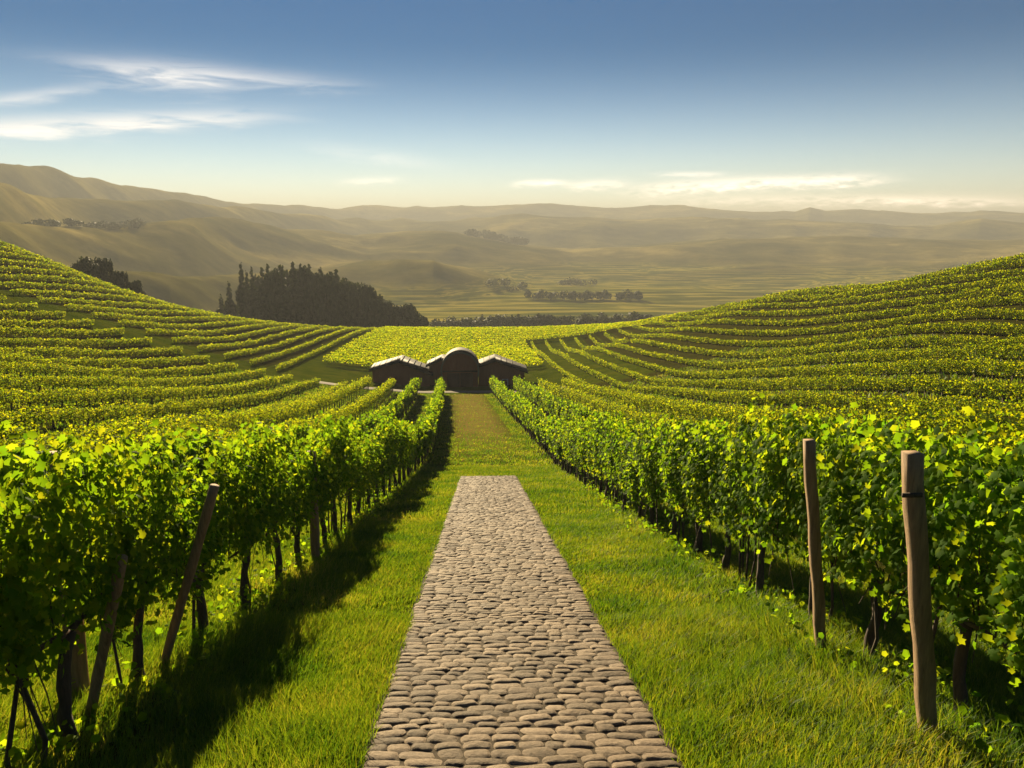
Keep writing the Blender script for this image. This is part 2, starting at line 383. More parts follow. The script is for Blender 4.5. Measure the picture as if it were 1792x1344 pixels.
# bare soil under each row, spread between the hillside rows to darken the gaps
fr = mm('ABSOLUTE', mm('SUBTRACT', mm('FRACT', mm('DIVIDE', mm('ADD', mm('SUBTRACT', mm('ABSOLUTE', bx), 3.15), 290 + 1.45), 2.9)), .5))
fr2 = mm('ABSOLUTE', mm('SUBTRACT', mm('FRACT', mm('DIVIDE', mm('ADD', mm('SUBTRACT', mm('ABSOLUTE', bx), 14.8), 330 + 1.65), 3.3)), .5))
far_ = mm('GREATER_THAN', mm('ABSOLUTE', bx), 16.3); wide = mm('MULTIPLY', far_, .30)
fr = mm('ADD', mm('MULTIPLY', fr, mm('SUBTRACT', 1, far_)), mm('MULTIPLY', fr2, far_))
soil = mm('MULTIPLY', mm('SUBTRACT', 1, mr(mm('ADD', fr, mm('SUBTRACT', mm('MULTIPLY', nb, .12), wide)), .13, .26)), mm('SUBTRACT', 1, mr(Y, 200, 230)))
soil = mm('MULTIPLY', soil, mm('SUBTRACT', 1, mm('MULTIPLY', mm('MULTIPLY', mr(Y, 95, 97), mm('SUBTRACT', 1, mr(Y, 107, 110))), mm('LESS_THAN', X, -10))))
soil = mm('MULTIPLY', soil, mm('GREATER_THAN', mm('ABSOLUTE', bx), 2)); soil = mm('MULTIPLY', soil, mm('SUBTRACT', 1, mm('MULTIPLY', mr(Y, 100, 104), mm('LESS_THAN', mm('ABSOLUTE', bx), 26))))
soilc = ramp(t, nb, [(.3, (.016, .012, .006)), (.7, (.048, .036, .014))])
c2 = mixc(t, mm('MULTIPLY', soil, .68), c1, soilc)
# far country: dry hill pasture, fields on the valley floor
vl = t.nodes.new('ShaderNodeVectorMath'); vl.operation = 'LENGTH'; t.links.new(pos, vl.inputs[0]); dist = vl.outputs[1]
nf = tnoise(t, pos, .004, 6, .55, .4); nf2 = tnoise(t, pos, .022, 7, .7)
hillc = ramp(t, mm('ADD', mm('MULTIPLY', nf, .65), mm('MULTIPLY', nf2, .35)), [(.30, (.030, .036, .012)), (.42, (.085, .082, .022)), (.54, (.19, .16, .045)), (.62, (.36, .28, .085)), (.75, (.16, .14, .04))])
mp = t.nodes.new('ShaderNodeMapping'); t.links.new(pos, mp.inputs[0]); mp.inputs['Scale'].default_value = (.008, .05, 1); mp.inputs['Rotation'].default_value = (0, 0, .12)
nv = tnoise(t, mp.outputs[0], 1, 3, .5)
vallc = ramp(t, nv, [(.35, (.06, .075, .014)), (.5, (.14, .14, .02)), (.6, (.34, .28, .05)), (.72, (.10, .10, .018))])
Z = sp.outputs[2]
fc = mixc(t, mr(Z, -57, -46), vallc, hillc)
c3 = mixc(t, mr(dist, 262, 320), c2, fc)
b = nd(t, 'ShaderNodeBsdfPrincipled', Roughness=.95); b.inputs['Specular IOR Level'].default_value = 0
t.links.new(c3, b.inputs['Base Color'])
bp = nd(t, 'ShaderNodeBump', Strength=.7, Distance=.08); t.links.new(mm('ADD', nb, mm('MULTIPLY', nc, .5)), bp.inputs['Height']); t.links.new(bp.outputs[0], b.inputs['Normal'])
t.links.new(b.outputs[0], o.inputs[0])

# ------------------------------------------------------------------ ground sheet: polar, to the horizon
fine = np.linspace(-44, 44, 900); rest = np.concatenate([np.linspace(44, 316, 90)[1:-1]])
ang = np.radians(np.concatenate([fine, rest])); na_ = len(ang)
rad = np.concatenate([np.geomspace(.6, 7500, 640)]); nr = len(rad)
A_, R_ = np.meshgrid(ang, rad); gx_, gy_ = R_ * np.sin(A_), R_ * np.cos(A_)
gz_ = H(gx_.ravel(), gy_.ravel())
V = np.column_stack([gx_.ravel(), gy_.ravel(), gz_]); V = np.vstack([V, [0, 0, float(H(0., 0.))]])
i = np.arange(nr - 1)[:, None]; j = np.arange(na_)[None]
j2 = (j + 1) % na_
q = np.stack([i * na_ + j, (i + 1) * na_ + j, (i + 1) * na_ + j2, i * na_ + j2], -1).reshape(-1, 4)[:, ::-1]
tri = np.stack([np.full(na_, len(V) - 1), np.arange(na_), (np.arange(na_) + 1) % na_], -1)[:, ::-1]
me = mesh("ground", V, [q, tri], [M_ground], None, True)
tag(obj("ground", me), kind='structure')

# ------------------------------------------------------------------ stone path
PX0, PX1 = .3 - 1.15, .3 + 1.05; PY0, PY1 = 1.6, 30.6
V = []; Fq = []; nv_ = 0
GU, GV = 11, 7
uu, vv_ = np.meshgrid(np.linspace(-1, 1, GU), np.linspace(-1, 1, GV))
# square -> disc-like mapping for rounded outlines
e_ = 0.30
cu = uu * np.sqrt(1 - e_ * vv_ ** 2 * .9); cv = vv_ * np.sqrt(1 - e_ * uu ** 2 * 1.2)
dome = np.clip(1 - np.maximum(np.abs(uu) ** 3.2, np.abs(vv_) ** 2.4), 0, 1) ** .6
fq0 = np.array([[r * GU + c_, r * GU + c_ + 1, (r + 1) * GU + c_ + 1, (r + 1) * GU + c_] for r in range(GV - 1) for c_ in range(GU - 1)])
y = PY0; row = 0
while y < PY1 - .05:
    dy = rng.uniform(.10, .15); x = PX0 + rng.uniform(-.02, .02)
    while x < PX1 - .06:
        w = rng.uniform(.13, .29)
        if x + w > PX1 - .12: w = PX1 - x + rng.uniform(-.015, .02)
        cx_, cy_ = x + w / 2, y + dy / 2 + .05 * (vnoise(x * 1.3, y * 1.1, 3) - .5)
        hh = rng.uniform(.011, .024); rot = rng.normal(0, .07); tx, ty = rng.normal(0, .04), rng.normal(.0, .07)
        k1 = rng.uniform(.9, 1.12)
        a = cu * (w / 2 * .985); b_ = cv * (dy / 2 * 1.13 * k1)
        b_ = b_ + .018 * (vnoise(a * 9 + x * 31, b_ * 0 + y * 7, 5) - .5); a = a + .014 * (vnoise(b_ * 14 + y * 13, a * 0 + x * 5, 6) - .5)
        z = hh * dome + tx * a + ty * b_ + .010 * (fbm(a * 12 + x * 17, b_ * 12 + y * 17, 2, 8) - .5) * dome - .012
        V.append(np.stack([cx_ + a * math.cos(rot) - b_ * math.sin(rot), cy_ + a * math.sin(rot) + b_ * math.cos(rot), z], -1).reshape(-1, 3))
        Fq.append(fq0 + nv_); nv_ += GU * GV
        x += w
    y += dy
V = np.vstack(V); V[:, 2] += nearz(V[:, 0], V[:, 1]) + .034
# bed of soil
ys = np.arange(PY0 - .05, PY1 + .06, .25); xs = np.linspace(PX0 - .03, PX1 + .03, 5)
bxg, byg = np.meshgrid(xs, ys); bz = nearz(bxg, byg) + .022
bedV = np.column_stack([bxg.ravel(), byg.ravel(), bz.ravel()])
bf = np.array([[r * 5 + c_, r * 5 + c_ + 1, (r + 1) * 5 + c_ + 1, (r + 1) * 5 + c_] for r in range(len(ys) - 1) for c_ in range(4)]) + nv_
me = mesh("path", np.vstack([V, bedV]), [np.vstack(Fq), bf], [M_stone, M_joint], [0, 1], True)
tag(obj("path", me), kind='structure')

# gravel road in front of the winery and up the left between the two vineyard blocks
def strip_mesh(name, cx, cyc, wid, mats, lift=.05):
    n = len(cx); d = np.gradient(np.column_stack([cx, cyc]), axis=0); d /= np.linalg.norm(d, axis=1)[:, None]
    nrm = np.column_stack([-d[:, 1], d[:, 0]]); K = 7; V = []
    for k in range(K):
        s = (k / (K - 1) - .5) * 2
        w_ = wid * (1 + .25 * (fbm(cx / 4 + 9 * (k > 3), cyc / 4, 2, 3) - .5))
        p = np.column_stack([cx, cyc]) + nrm * (s * w_)[:, None]
        V.append(np.column_stack([p, H(p[:, 0], p[:, 1]) + lift - (.12 if abs(s) > .9 else 0)]))
    V = np.stack(V, 1).reshape(-1, 3)
    f = np.array([[r * K + c_, r * K + c_ + 1, (r + 1) * K + c_ + 1, (r + 1) * K + c_] for r in range(n - 1) for c_ in range(K - 1)])
    return mesh(name, V, [f], mats, None, True)
s = np.linspace(0, 1, 90); rx = -21 + s * 32; ry = 101.2 + 0 * s
tag(obj("road", strip_mesh("road", rx, ry, np.full(90, 2.0), [M_gravel])), kind='structure')
print("ground done")

# ------------------------------------------------------------------ leaves
ANG = np.radians([0, 26, 52, 78, 110, 140, 172, 188, 220, 250, 282, 308, 334]) - math.pi / 2
RAD = np.array([.42, .86, .62, 1.0, .62, 1.0, .78, .78, 1.0, .62, 1.0, .62, .86])
RAD[0] = .30; ANG[6:8] = np.radians([166, 194]) - math.pi / 2
RAD = np.array([.28, .80, .60, .98, .66, 1.0, .72, .72, 1.0, .66, .98, .60, .80])
ANG = np.radians(np.array([0, 30, 52, 80, 108, 140, 166, 194, 220, 252, 280, 308, 330])) - math.pi / 2
# a five-lobed vine leaf: tip at +y, notch at the stalk (-y)
LV = np.column_stack([RAD * np.cos(ANG), RAD * np.sin(ANG), -.16 * RAD ** 2])
LV = np.vstack([[0, -.1, .06], LV]); LV[7:9, 1] += .10
LF = np.array([[0, k, k % 13 + 1] for k in range(1, 14)])
QV = np.array([[-.62, -.9, -.1], [.62, -.9, -.1], [.95, .15, .0], [0, 1.0, -.12], [-.95, .15, .0], [0, 0, .12]])
QF = np.array([[5, 0, 1], [5, 1, 2], [5, 2, 3], [5, 3, 4], [5, 4, 0]])
SV = np.array([[-.7, -.75, 0], [.7, -.75, 0], [.8, .7, 0], [-.8, .7, 0.]]); SF = np.array([[0, 1, 2, 3]])
def frames(nrm, spin):
    n = nrm / (np.linalg.norm(nrm, axis=1)[:, None] + 1e-9)
    a = np.cross(n, np.tile([0.13, .21, .97], (len(n), 1))); a /= np.linalg.norm(a, axis=1)[:, None] + 1e-9; b = np.cross(n, a)
    c, s_ = np.cos(spin)[:, None], np.sin(spin)[:, None]
    return a * c + b * s_, -a * s_ + b * c, n
def scatter(pos, nrm, size, tv, tf, spin=None, off=0):
    n = len(pos); spin = rng.uniform(0, 2 * math.pi, n) if spin is None else spin
    a, b, c = frames(nrm, spin); s_ = np.asarray(size)[:, None, None]
    V = pos[:, None] + s_ * (a[:, None] * tv[None, :, :1] + b[:, None] * tv[None, :, 1:2] + c[:, None] * tv[None, :, 2:3])
    Fa = (tf[None] + (np.arange(n) * len(tv))[:, None, None] + off).reshape(-1, tf.shape[1])
    return V.reshape(-1, 3), Fa

def canopy(nleaf, size, half, top, low, tv, tf, shoots=22, seed=0):
    """one vine's foliage, row along y; leaves on shoots that rise from the cordon and flop outward"""
    global rng
    ps, ns = [], []
    for k in range(shoots):
        y0 = rng.uniform(-half, half); ht = rng.uniform(top - .42, top) if rng.random() < .8 else rng.uniform(top, top + .22)
        lx = rng.normal(0, .17); z = np.arange(.8, ht, .045); tt = (z - .8) / (ht - .8)
        sx = lx * tt + .12 * np.sin(tt * 5 + k) ; sy = y0 + rng.normal(0, .12) * tt + .05 * np.sin(tt * 6 + k * 2)
        m = len(z); an = rng.uniform(0, 2 * math.pi, m); rr = rng.uniform(.03, .2, m) * (1 - .45 * tt)
        p = np.column_stack([sx + rr * np.cos(an) * 1.25, sy + rr * np.sin(an), z + rng.normal(0, .03, m)])
        n_ = np.column_stack([np.cos(an) * .9, np.sin(an) * .6, rng.uniform(.1, 1.0, m)]) + rng.normal(0, .35, (m, 3))
        ps.append(p); ns.append(n_)
    have = sum(map(len, ps)); m = max(nleaf - have, 50)
    # body
    side = rng.choice([-1, 1], m); zz = low + (top - .08 - low) * rng.beta(1.25, 1.15, m)
    yy = rng.uniform(-half, half, m)
    wz = .14 + .16 * np.sin(np.clip((zz - low) / (top - low), 0, 1) * math.pi) ** .7
    lump = .75 + .5 * fbm(yy * 2.6 + seed * 9, zz * 2.6, 2, 50 + seed)
    xx = side * wz * lump * rng.uniform(.45, 1.1, m)
    keep = fbm(yy * 2.2 + seed * 5, zz * 2.8 + side * 4, 3, 90 + seed) > .34 + .16 * (zz < low + .25)
    p = np.column_stack([xx, yy, zz])[keep]; s2 = side[keep]
    n_ = np.column_stack([s2 * 1.0, rng.normal(0, .35, len(p)), rng.uniform(-.1, .9, len(p))]) + rng.normal(0, .32, (len(p), 3))
    ps.append(p); ns.append(n_)
    # dangling shoots
    for k in range(5):
        y0 = rng.uniform(-half, half); sd_ = rng.choice([-1, 1]); z = np.arange(1.3, rng.uniform(.65, 1.05), -.055); m = len(z)
        p = np.column_stack([sd_ * (.3 + .1 * np.sin(z * 5)) + rng.normal(0, .04, m), y0 + rng.normal(0, .04, m), z])
        ps.append(p); ns.append(np.column_stack([np.full(m, sd_), rng.normal(0, .5, m), rng.uniform(-.2, .6, m)]))
    ps = np.vstack(ps); ns = np.vstack(ns)
    return scatter(ps, ns, size * rng.uniform(.6, 1.2, len(ps)), tv, tf)

def trunk_mb(seed):
    random.seed(seed); mb = MB()
    lean = random.uniform(-.16, .16); x = random.uniform(-.05, .05); pts = []; rr = []
    for k in range(9):
        t_ = k / 8; pts.append((x * math.sin(t_ * 4) + random.uniform(-.012, .012), lean * (1 - t_) * 1.3 + .05 * math.sin(t_ * 5 + seed), -.12 + t_ * .98)); rr.append(.058 - .018 * t_ + (.03 if k == 0 else 0) + (.018 if k == 8 else 0))
    mb.tube(pts, rr, 8, 0, True, .35)
    top = np.array(pts[-1])
    for sgn in (-1, 1):                                            # two arms along the wire
        q = [top + np.array([random.uniform(-.02, .02) * k, sgn * .17 * k, .02 * math.sin(k * 1.3) + .015 * k]) for k in range(5)]
        mb.tube(q, [.026, .023, .020, .017, .012], 6, 0, True, .3)
        for k in (1, 2, 3, 4):                                     # canes
            b_ = q[k]; h_ = random.uniform(.5, .95); d_ = random.uniform(-.12, .12)
            mb.tube([b_, b_ + [d_ * .4, .03, h_ * .5], b_ + [d_, -.03, h_]], [.008, .006, .004], 4, 0, False)
    for q_ in range(random.choice([1, 2, 3])):                      # thinner second stems, suckers and hanging canes
        yy = random.uniform(-.65, .65); xx = random.uniform(-.08, .08); r0 = random.uniform(.010, .026)
        mb.tube([(xx, yy, -.1), (xx + random.uniform(-.06, .06), yy + random.uniform(-.1, .1), .35), (xx * .5, yy + random.uniform(-.12, .12), .95)], [r0, r0 * .8, r0 * .7], 5, 0, True, .3)
    for q_ in range(5):
        yy = random.uniform(-.8, .8); xx = random.uniform(-.15, .15); z1 = random.uniform(.3, .75)
        mb.tube([(xx * .3, yy, 1.0), (xx, yy + random.uniform(-.1, .1), (z1 + 1) / 2), (xx * 1.5, yy + random.uniform(-.15, .15), z1)], [.007, .006, .003], 4, 0, False)
    return mb
hero_f, hero_t, mid_f, mid_t = [], [], [], []
for k in range(9):
    v_, f_ = canopy(3000, .048, .86, 2.20, .90, LV, LF, 30, k)
    hero_f.append(mesh("foliage", v_, [f_], [M_leaf]))
    tm = trunk_mb(k + 3); keys = list(tm.F); hero_t.append(mesh("trunk", np.vstack(tm.V), [np.array(tm.F[q_]) for q_ in keys], [M_bark], [0] * len(keys), True))
for k in range(6):
    v_, f_ = canopy(1500, .068, .86, 1.98, .80, QV, QF, 22, k + 20)
    mid_f.append(mesh("foliage", v_, [f_], [M_leaf]))

ONES = ["", "first", "second", "third", "fourth", "fifth", "sixth", "seventh", "eighth", "ninth", "tenth", "eleventh", "twelfth", "thirteenth", "fourteenth", "fifteenth", "sixteenth", "seventeenth", "eighteenth", "nineteenth"]
TENS = ["", "", "twenty", "thirty", "forty", "fifty", "sixty", "seventy", "eighty", "ninety"]
def ordn(n):
    if n < 20: return ONES[n]
    if n % 10 == 0: return TENS[n // 10][:-1] + "ieth"
    return TENS[n // 10] + "-" + ONES[n % 10]
def rowx(k, Y):                         # k = ..., -2, -1 left of the lane, 1, 2, ... right
    q_ = abs(k) - 1; w_ = 3.2 + (2.9 * q_ if q_ <= 4 else 11.6 + 3.3 * (q_ - 4))
    if q_ == 0: w_ = w_ + (.22 if k > 0 else .20) * (1 - sm(7, 20, Y))
    return .3 + w_ * (1 if k > 0 else -1) + bend(Y)
ROWN = {-1: "the vine row along the lane's left verge", -2: "the second vine row left of the lane",
        1: "the vine row along the lane's right verge", 2: "the second vine row right of the lane"}
for k in (-1, 1, -2, 2):
    Y0 = 2.6 if abs(k) == 1 else 5.2; Y1 = 97.5
    n = int((Y1 - Y0) / 1.45) + 1
    for q_ in range(n):
        Y = Y0 + q_ * 1.45 + rng.uniform(-.08, .08); x = float(rowx(k, Y)) + rng.uniform(-.05, .05)
        z = float(H(x, Y)); near = Y < 32
        e = empty("grapevine", (x, Y, z), 0)
        e.rotation_euler = (0, 0, rng.choice([0, math.pi]) + rng.normal(0, .04))
        sc_ = rng.choice([.80, .9, .97, 1.0, 1.04, 1.08]); e.scale = (rng.uniform(.9, 1.15), 1, sc_)
        tag(e, ("leafy grapevine, %s from the camera in %s" if near else "small leafy grapevine, %s from the camera in %s") % (ordn(q_ + 1), ROWN[k]), "grapevine", "grapevines in the rows beside the lane")
        obj("foliage", (hero_f[rng.integers(9)] if near and abs(k) == 1 else mid_f[rng.integers(6)]), e)
        obj("trunk", hero_t[rng.integers(9)], e)

# ------------------------------------------------------------------ vine rows farther off: each row one hedge of leaves with its stems
def vine_row(k, Y0, Y1, label, group, dens=1.0, gold=0):
    Yl = Y1 - Y0
    if Yl < 2.5: return
    ym = np.arange(Y0, Y1, 1.0); ps, ns, ss = [], [], []
    for yy in ym:
        x = float(rowx(k, yy)); d = math.hypot(x, yy)
        if abs(x) > yy * .80 + 6: continue
        s_ = min(max(.07, .00125 * d), .24) ; n = int(5.2 * dens / (s_ * s_ * 2.6) * .95)
        if vnoise(yy * .31 + k * 7.7, k * 3.1, 21) < .035: continue      # a missing vine
        n = min(int(n * 1.1), 700)
        ly = rng.uniform(0, 1.05, n); t_ = rng.beta(1.35, 1.0, n)
        lo = .80 if abs(k) < 5 else .14; hh = (1.65 if abs(k) < 5 else .72) + (.30 if abs(k) < 5 else .22) * float(vnoise(yy * .63, k * 5.3, 8)) + .30 * (vnoise((yy + ly) * 2.1, np.full(n, k * 3.7), 12) - .5)
        zz = lo + (hh - lo) * t_
        zz = np.where(rng.random(n) < .03, zz + rng.uniform(0, .3, n), zz)
        sd_ = rng.choice([-1, 1], n); w_ = (.10 + .27 * np.clip(t_, 0, 1) ** 1.2 * np.clip((1.06 - t_) * 6, 0, 1)) * (.6 + .6 * vnoise((yy + ly) * 1.7, zz * 1.5 + sd_ * 3 + k * 11, 14))
        lx = sd_ * w_ * rng.uniform(.3, 1.1, n) * (1 if abs(k) < 5 else .82)
        Yv = yy + ly; ps.append(np.column_stack([lx, Yv, zz]))
        ns.append(np.column_stack([sd_ * .5, rng.normal(0, .35, n), rng.uniform(.1, 1.4, n)]) + rng.normal(0, .35, (n, 3))); ss.append(s_ * rng.uniform(.6, 1.15, n))
    if not ps: return
    ps = np.vstack(ps); ns = np.vstack(ns); ss = np.concatenate(ss)
    gx0 = rowx(k, ps[:, 1]); base = H(gx0, ps[:, 1]); ps[:, 0] += gx0; ps[:, 2] += base
    v_, f_ = scatter(ps, ns, ss * .62, SV if math.hypot(float(rowx(k, Y0)), Y0) > 90 else QV, SF if math.hypot(float(rowx(k, Y0)), Y0) > 90 else QF)
    mats = [M_fleaf]; fs = [f_]; mi = [0]
    # stems, as slim tapered sticks
    ty = np.arange(Y0 + .4, Y1, 1.45); tx = rowx(k, ty); ok = np.abs(tx) < ty * .8 + 6; ty = ty[ok]; tx = tx[ok]
    if len(ty):
        bz = H(tx, ty); c4 = np.array([(-1, -1), (1, -1), (1, 1), (-1, 1)]) * .045
        lo = np.stack([np.stack([tx + a, ty + b_, bz - .1], -1) for a, b_ in c4], 1); hi = np.stack([np.stack([tx + a * .7, ty + b_ * .7 + .06, bz + (.95 if abs(k) < 5 else .3)], -1) for a, b_ in c4], 1)
        tv = np.concatenate([lo, hi], 1).reshape(-1, 3); o8 = (np.arange(len(ty)) * 8)[:, None, None] + len(v_)
        tf = (np.array([[0, 1, 5, 4], [1, 2, 6, 5], [2, 3, 7, 6], [3, 0, 4, 7]])[None] + o8).reshape(-1, 4)
        v_ = np.vstack([v_, tv]); fs.append(tf); mi.append(1); mats.append(M_bark)
    o_ = np.array([float(rowx(k, Y0)), Y0, float(H(rowx(k, Y0), Y0))])
    me = mesh("vine_row", v_ - o_, fs, mats, mi)
    tag(obj("vine_row", me, None, o_), label, "vine row", group)
def crestY(px):                          # how far the vineyard runs before the crest hides it
    return np.interp(px, [-300, 0, 100, 200, 300, 400, 500, 600, 800, 1000, 1100, 1200, 1400, 1500, 1650, 1792, 2100], [150, 150, 155, 162, 172, 186, 205, 225, 245, 240, 215, 185, 140, 122, 100, 86, 60])
def yend(k):
    Y = np.arange(60, 290, 1.); x = rowx(k, Y); px = CX + F * np.tan(np.arctan2(x, Y) - R(YAW))
    ok = Y < crestY(px) * 1.03 + 2; return float(Y[ok].max()) if ok.any() else 0
for k in range(3, 22):                   # left terrace, in front of the farm road
    x = abs(float(rowx(-k, 50)))
    vine_row(-k, max(7, x / .76 - 4), 97.5, "green vine row on the left terrace, %s row left of the lane" % ordn(k), "vine rows on the left terrace")
for k in range(8, 32):                   # upper left hillside, beyond the farm road
    vine_row(-k, 105.5, yend(-k), "sunlit vine row on the upper left hillside, %s outward from the winery" % ordn(k - 7), "vine rows on the upper left hillside", 1.0, 1)
def cross_row(Y, x0, x1, label, group):   # rows that run across the valley behind the winery
    xs = np.arange(x0, x1, 1.0); n = 52; X_ = (xs[:, None] + rng.uniform(0, 1.1, (len(xs), n))).ravel(); m = len(X_)
    Y_ = Y + 1.6 * np.sin(X_ * .05) + .02 * X_; t_ = rng.beta(1.4, 1, m); hh = 1.05 + .35 * vnoise(X_ * .8, Y_ * 0 + Y, 31)
    lat = rng.choice([-1, 1], m) * rng.uniform(.1, .42, m) * (.7 + .5 * vnoise(X_ * .9, Y_ * 0 + Y * 3, 32))
    p = np.column_stack([X_, Y_ + lat, H(X_, Y_) + .5 + (hh - .5) * t_])
    n_ = np.column_stack([rng.normal(0, .35, m), np.sign(lat) * .9, rng.uniform(-.1, 1.2, m)]) + rng.normal(0, .35, (m, 3))
    v_, f_ = scatter(p, n_, .125 * rng.uniform(.6, 1.15, m), SV, SF)
    o_ = np.array([x0, Y, float(H(x0, Y))])
    tag(obj("vine_row", mesh("vine_row", v_ - o_, [f_], [M_fleaf]), None, o_), label, "vine row", group)
for q_ in range(32):
    Y = 128 + q_ * 3.9; a_ = float(rowx(-7, Y)) - .2; b_ = float(rowx(5, Y)) - 1.5
    if Y > 182:
        xx_ = np.arange(b_, 90, 1.0); ok_ = Y < crestY(CX + F * np.tan(np.arctan2(xx_, Y) - R(YAW))) * 1.02 + 2; b_ = float(xx_[ok_].max()) if ok_.any() else b_
    cross_row(Y, a_, b_, "small vine row crossing the field behind the winery, %s beyond its roofs" % ordn(q_ + 1), "vine rows behind the winery")
for k in range(3, 27):                   # right hillside
    x = abs(float(rowx(k, 50))); Y0 = max(7, x / .76 - 4); Y1 = yend(k)
    Y1 = min(Y1, 179)
    if k in (3, 4):
        vine_row(k, Y0, 97.5, "vine row %s right of the lane, ending short of the winery" % ordn(k), "vine rows on the right hillside"); continue
    vine_row(k, Y0, Y1, "long vine row climbing the right hillside, %s row right of the lane" % ordn(k), "vine rows on the right hillside")
print("vines done")

# ------------------------------------------------------------------ posts
def post(base, top, w, label, notch=False, square=True):
    b_ = np.array(base, float); t_ = np.array(top, float); b0 = b_ - (t_ - b_) * .12
    mb = MB(); n = 12; d = (t_ - b0); pts = [b0 + d * k / n for k in range(n + 1)]
    if square:
        V = []; fs = []
        for k, p in enumerate(pts):
            wj = w / 2 * (1 + .05 * math.sin(k * 2.1)); c_ = wj * .22
            for (a, e2) in ((-wj + c_, -wj), (wj - c_, -wj), (wj, -wj + c_), (wj, wj - c_), (wj - c_, wj), (-wj + c_, wj), (-wj, wj - c_), (-wj, -wj + c_)):
                V.append(p - b_ + np.array([a + .006 * math.sin(k * 1.7), e2 + .006 * math.cos(k * 2.3), 0]))
        for k in range(n):
            for j_ in range(8): fs.append((k * 8 + j_, k * 8 + (j_ + 1) % 8, (k + 1) * 8 + (j_ + 1) % 8, (k + 1) * 8 + j_))
        fs.append(tuple(n * 8 + j_ for j_ in range(8))); fs.append(tuple(range(7, -1, -1)))
        mb.add(V, fs)
    else:
        mb.tube([p - b_ for p in pts], [w / 2 * (1 + .06 * math.sin(k * 2)) for k in range(n + 1)], 12, 0, True, .1)
    e = mb.build("wooden_post", [M_post], None, b_)
    tag(e, label, "post", "wooden trellis posts")
    if notch:
        s_ = MB(); q0 = (t_ - b_)
        s_.box(q0[0] - w / 2 - .012, q0[0] + w / 2 + .012, q0[1] - w / 2 - .012, q0[1] - w / 2 + .004, q0[2] - .30, q0[2] - .27)
        o_ = s_.build("wire_staple", [M_bark], e)
    return e
def onground(px, py, x=None):
    v = ray(px, py); Y = 3.0
    while Y < 150:
        p = v * (Y / v[1])
        if p[2] < float(H(p[0], p[1])): return p
        Y += .02
    return p
def at(px, py, Y): return P(px, py, Y)
b_ = onground(1625, 1298); post(b_, at(1595, 792, b_[1] + .02), .115, "square weathered post in front of the right vines, nearest to the camera", True)
b_ = onground(1438, 1150); post(b_, at(1415, 770, b_[1] + .02), .095, "square weathered post in front of the right vines, farther from the camera")
b_ = onground(158, 1250); post(b_, at(214, 975, b_[1] - .2), .09, "leaning dark post at the left end of the near left vines", False, False)
b_ = onground(285, 1168); post(b_, at(376, 850, b_[1] - .1), .09, "leaning pale-edged post rising through the near left vines", False, False)
for (px, py, w, Y, lab) in ((141, 792, .135, 6.6, "upright post whose flat top shows above the near left vines"), (567, 790, .14, 13.2, "upright post with its top above the left vines beyond the leaning posts")):
    t_ = at(px, py, Y); t_[0] -= .22; post((t_[0], t_[1], float(H(t_[0], t_[1]))), t_, w, lab)
# ------------------------------------------------------------------ winery
BY = 111.0
wc = P(806, 672, BY); wz = float(H(wc[0], BY + 3)) - .05
Wn = empty("winery", (wc[0], BY, wz)); tag(Wn, "dark brown timber winery with a round barrel hall between two low wings", "winery")
S = BY / (F * .99)
def gab(name_w, name_r, x0, x1, hl, pk, pkx, hr, y0, y1, over=.35):
    """shed with a low gable: wall left height hl, ridge pk at pkx, right height hr"""
    w_ = MB(); w_.prism([(x0, -.8), (x1, -.8), (x1, hr), (pkx, pk), (x0, hl)], y0, y1)
    ow = w_.build("wall", [M_wall], Wn)
    r_ = MB(); th = .16; a = .5
    for (xa, za, xb, zb) in ((x0 - a, hl - a * (pk - hl) / max(pkx - x0, .1), pkx, pk), (pkx, pk, x1 + a, hr - a * (pk - hr) / max(x1 - pkx, .1))):
        r_.prism([(xa, za + .02), (xb, zb + .02), (xb, zb + .02 + th), (xa, za + .02 + th)], y0 - over, y1 + over)
    # standing seams
    for k in range(int((x1 - x0) / .8)):
        xx = x0 - .1 + k * .8; zz = hl + (pk - hl) * (xx - x0) / (pkx - x0) if xx < pkx else hr + (pk - hr) * (x1 - xx) / (x1 - pkx)
        r_.box(xx, xx + .05, y0 - over + .02, y1 + over - .02, zz + .1, zz + .02 + th + .06)
    r_.build("roof", [M_roof], Wn)
    # battens on the front
    bt = MB()
    for k in range(int((x1 - x0) / .55)):
        xx = x0 + .2 + k * .55; zz = hl + (pk - hl) * (xx - x0) / (pkx - x0) if xx < pkx else hr + (pk - hr) * (x1 - xx) / (x1 - pkx)
        bt.box(xx, xx + .05, y0 - .025, y0 - .001, -.3, zz - .05)
    o_ = bt.build("batten_cladding", [M_wall], ow)
    return ow
cx = lambda px: (px - 806) * S
zt = lambda py: (672 - py) * S + .15
wl = gab("", "", cx(654), cx(752), zt(640), zt(627), cx(700), zt(648), -1.0, 4.5)
gab("", "", cx(751), cx(778), zt(636), zt(627), cx(772), zt(628), .6, 5)
wr = gab("", "", cx(838), cx(918), zt(636), zt(626), cx(868), zt(645), -1.0, 4.5)
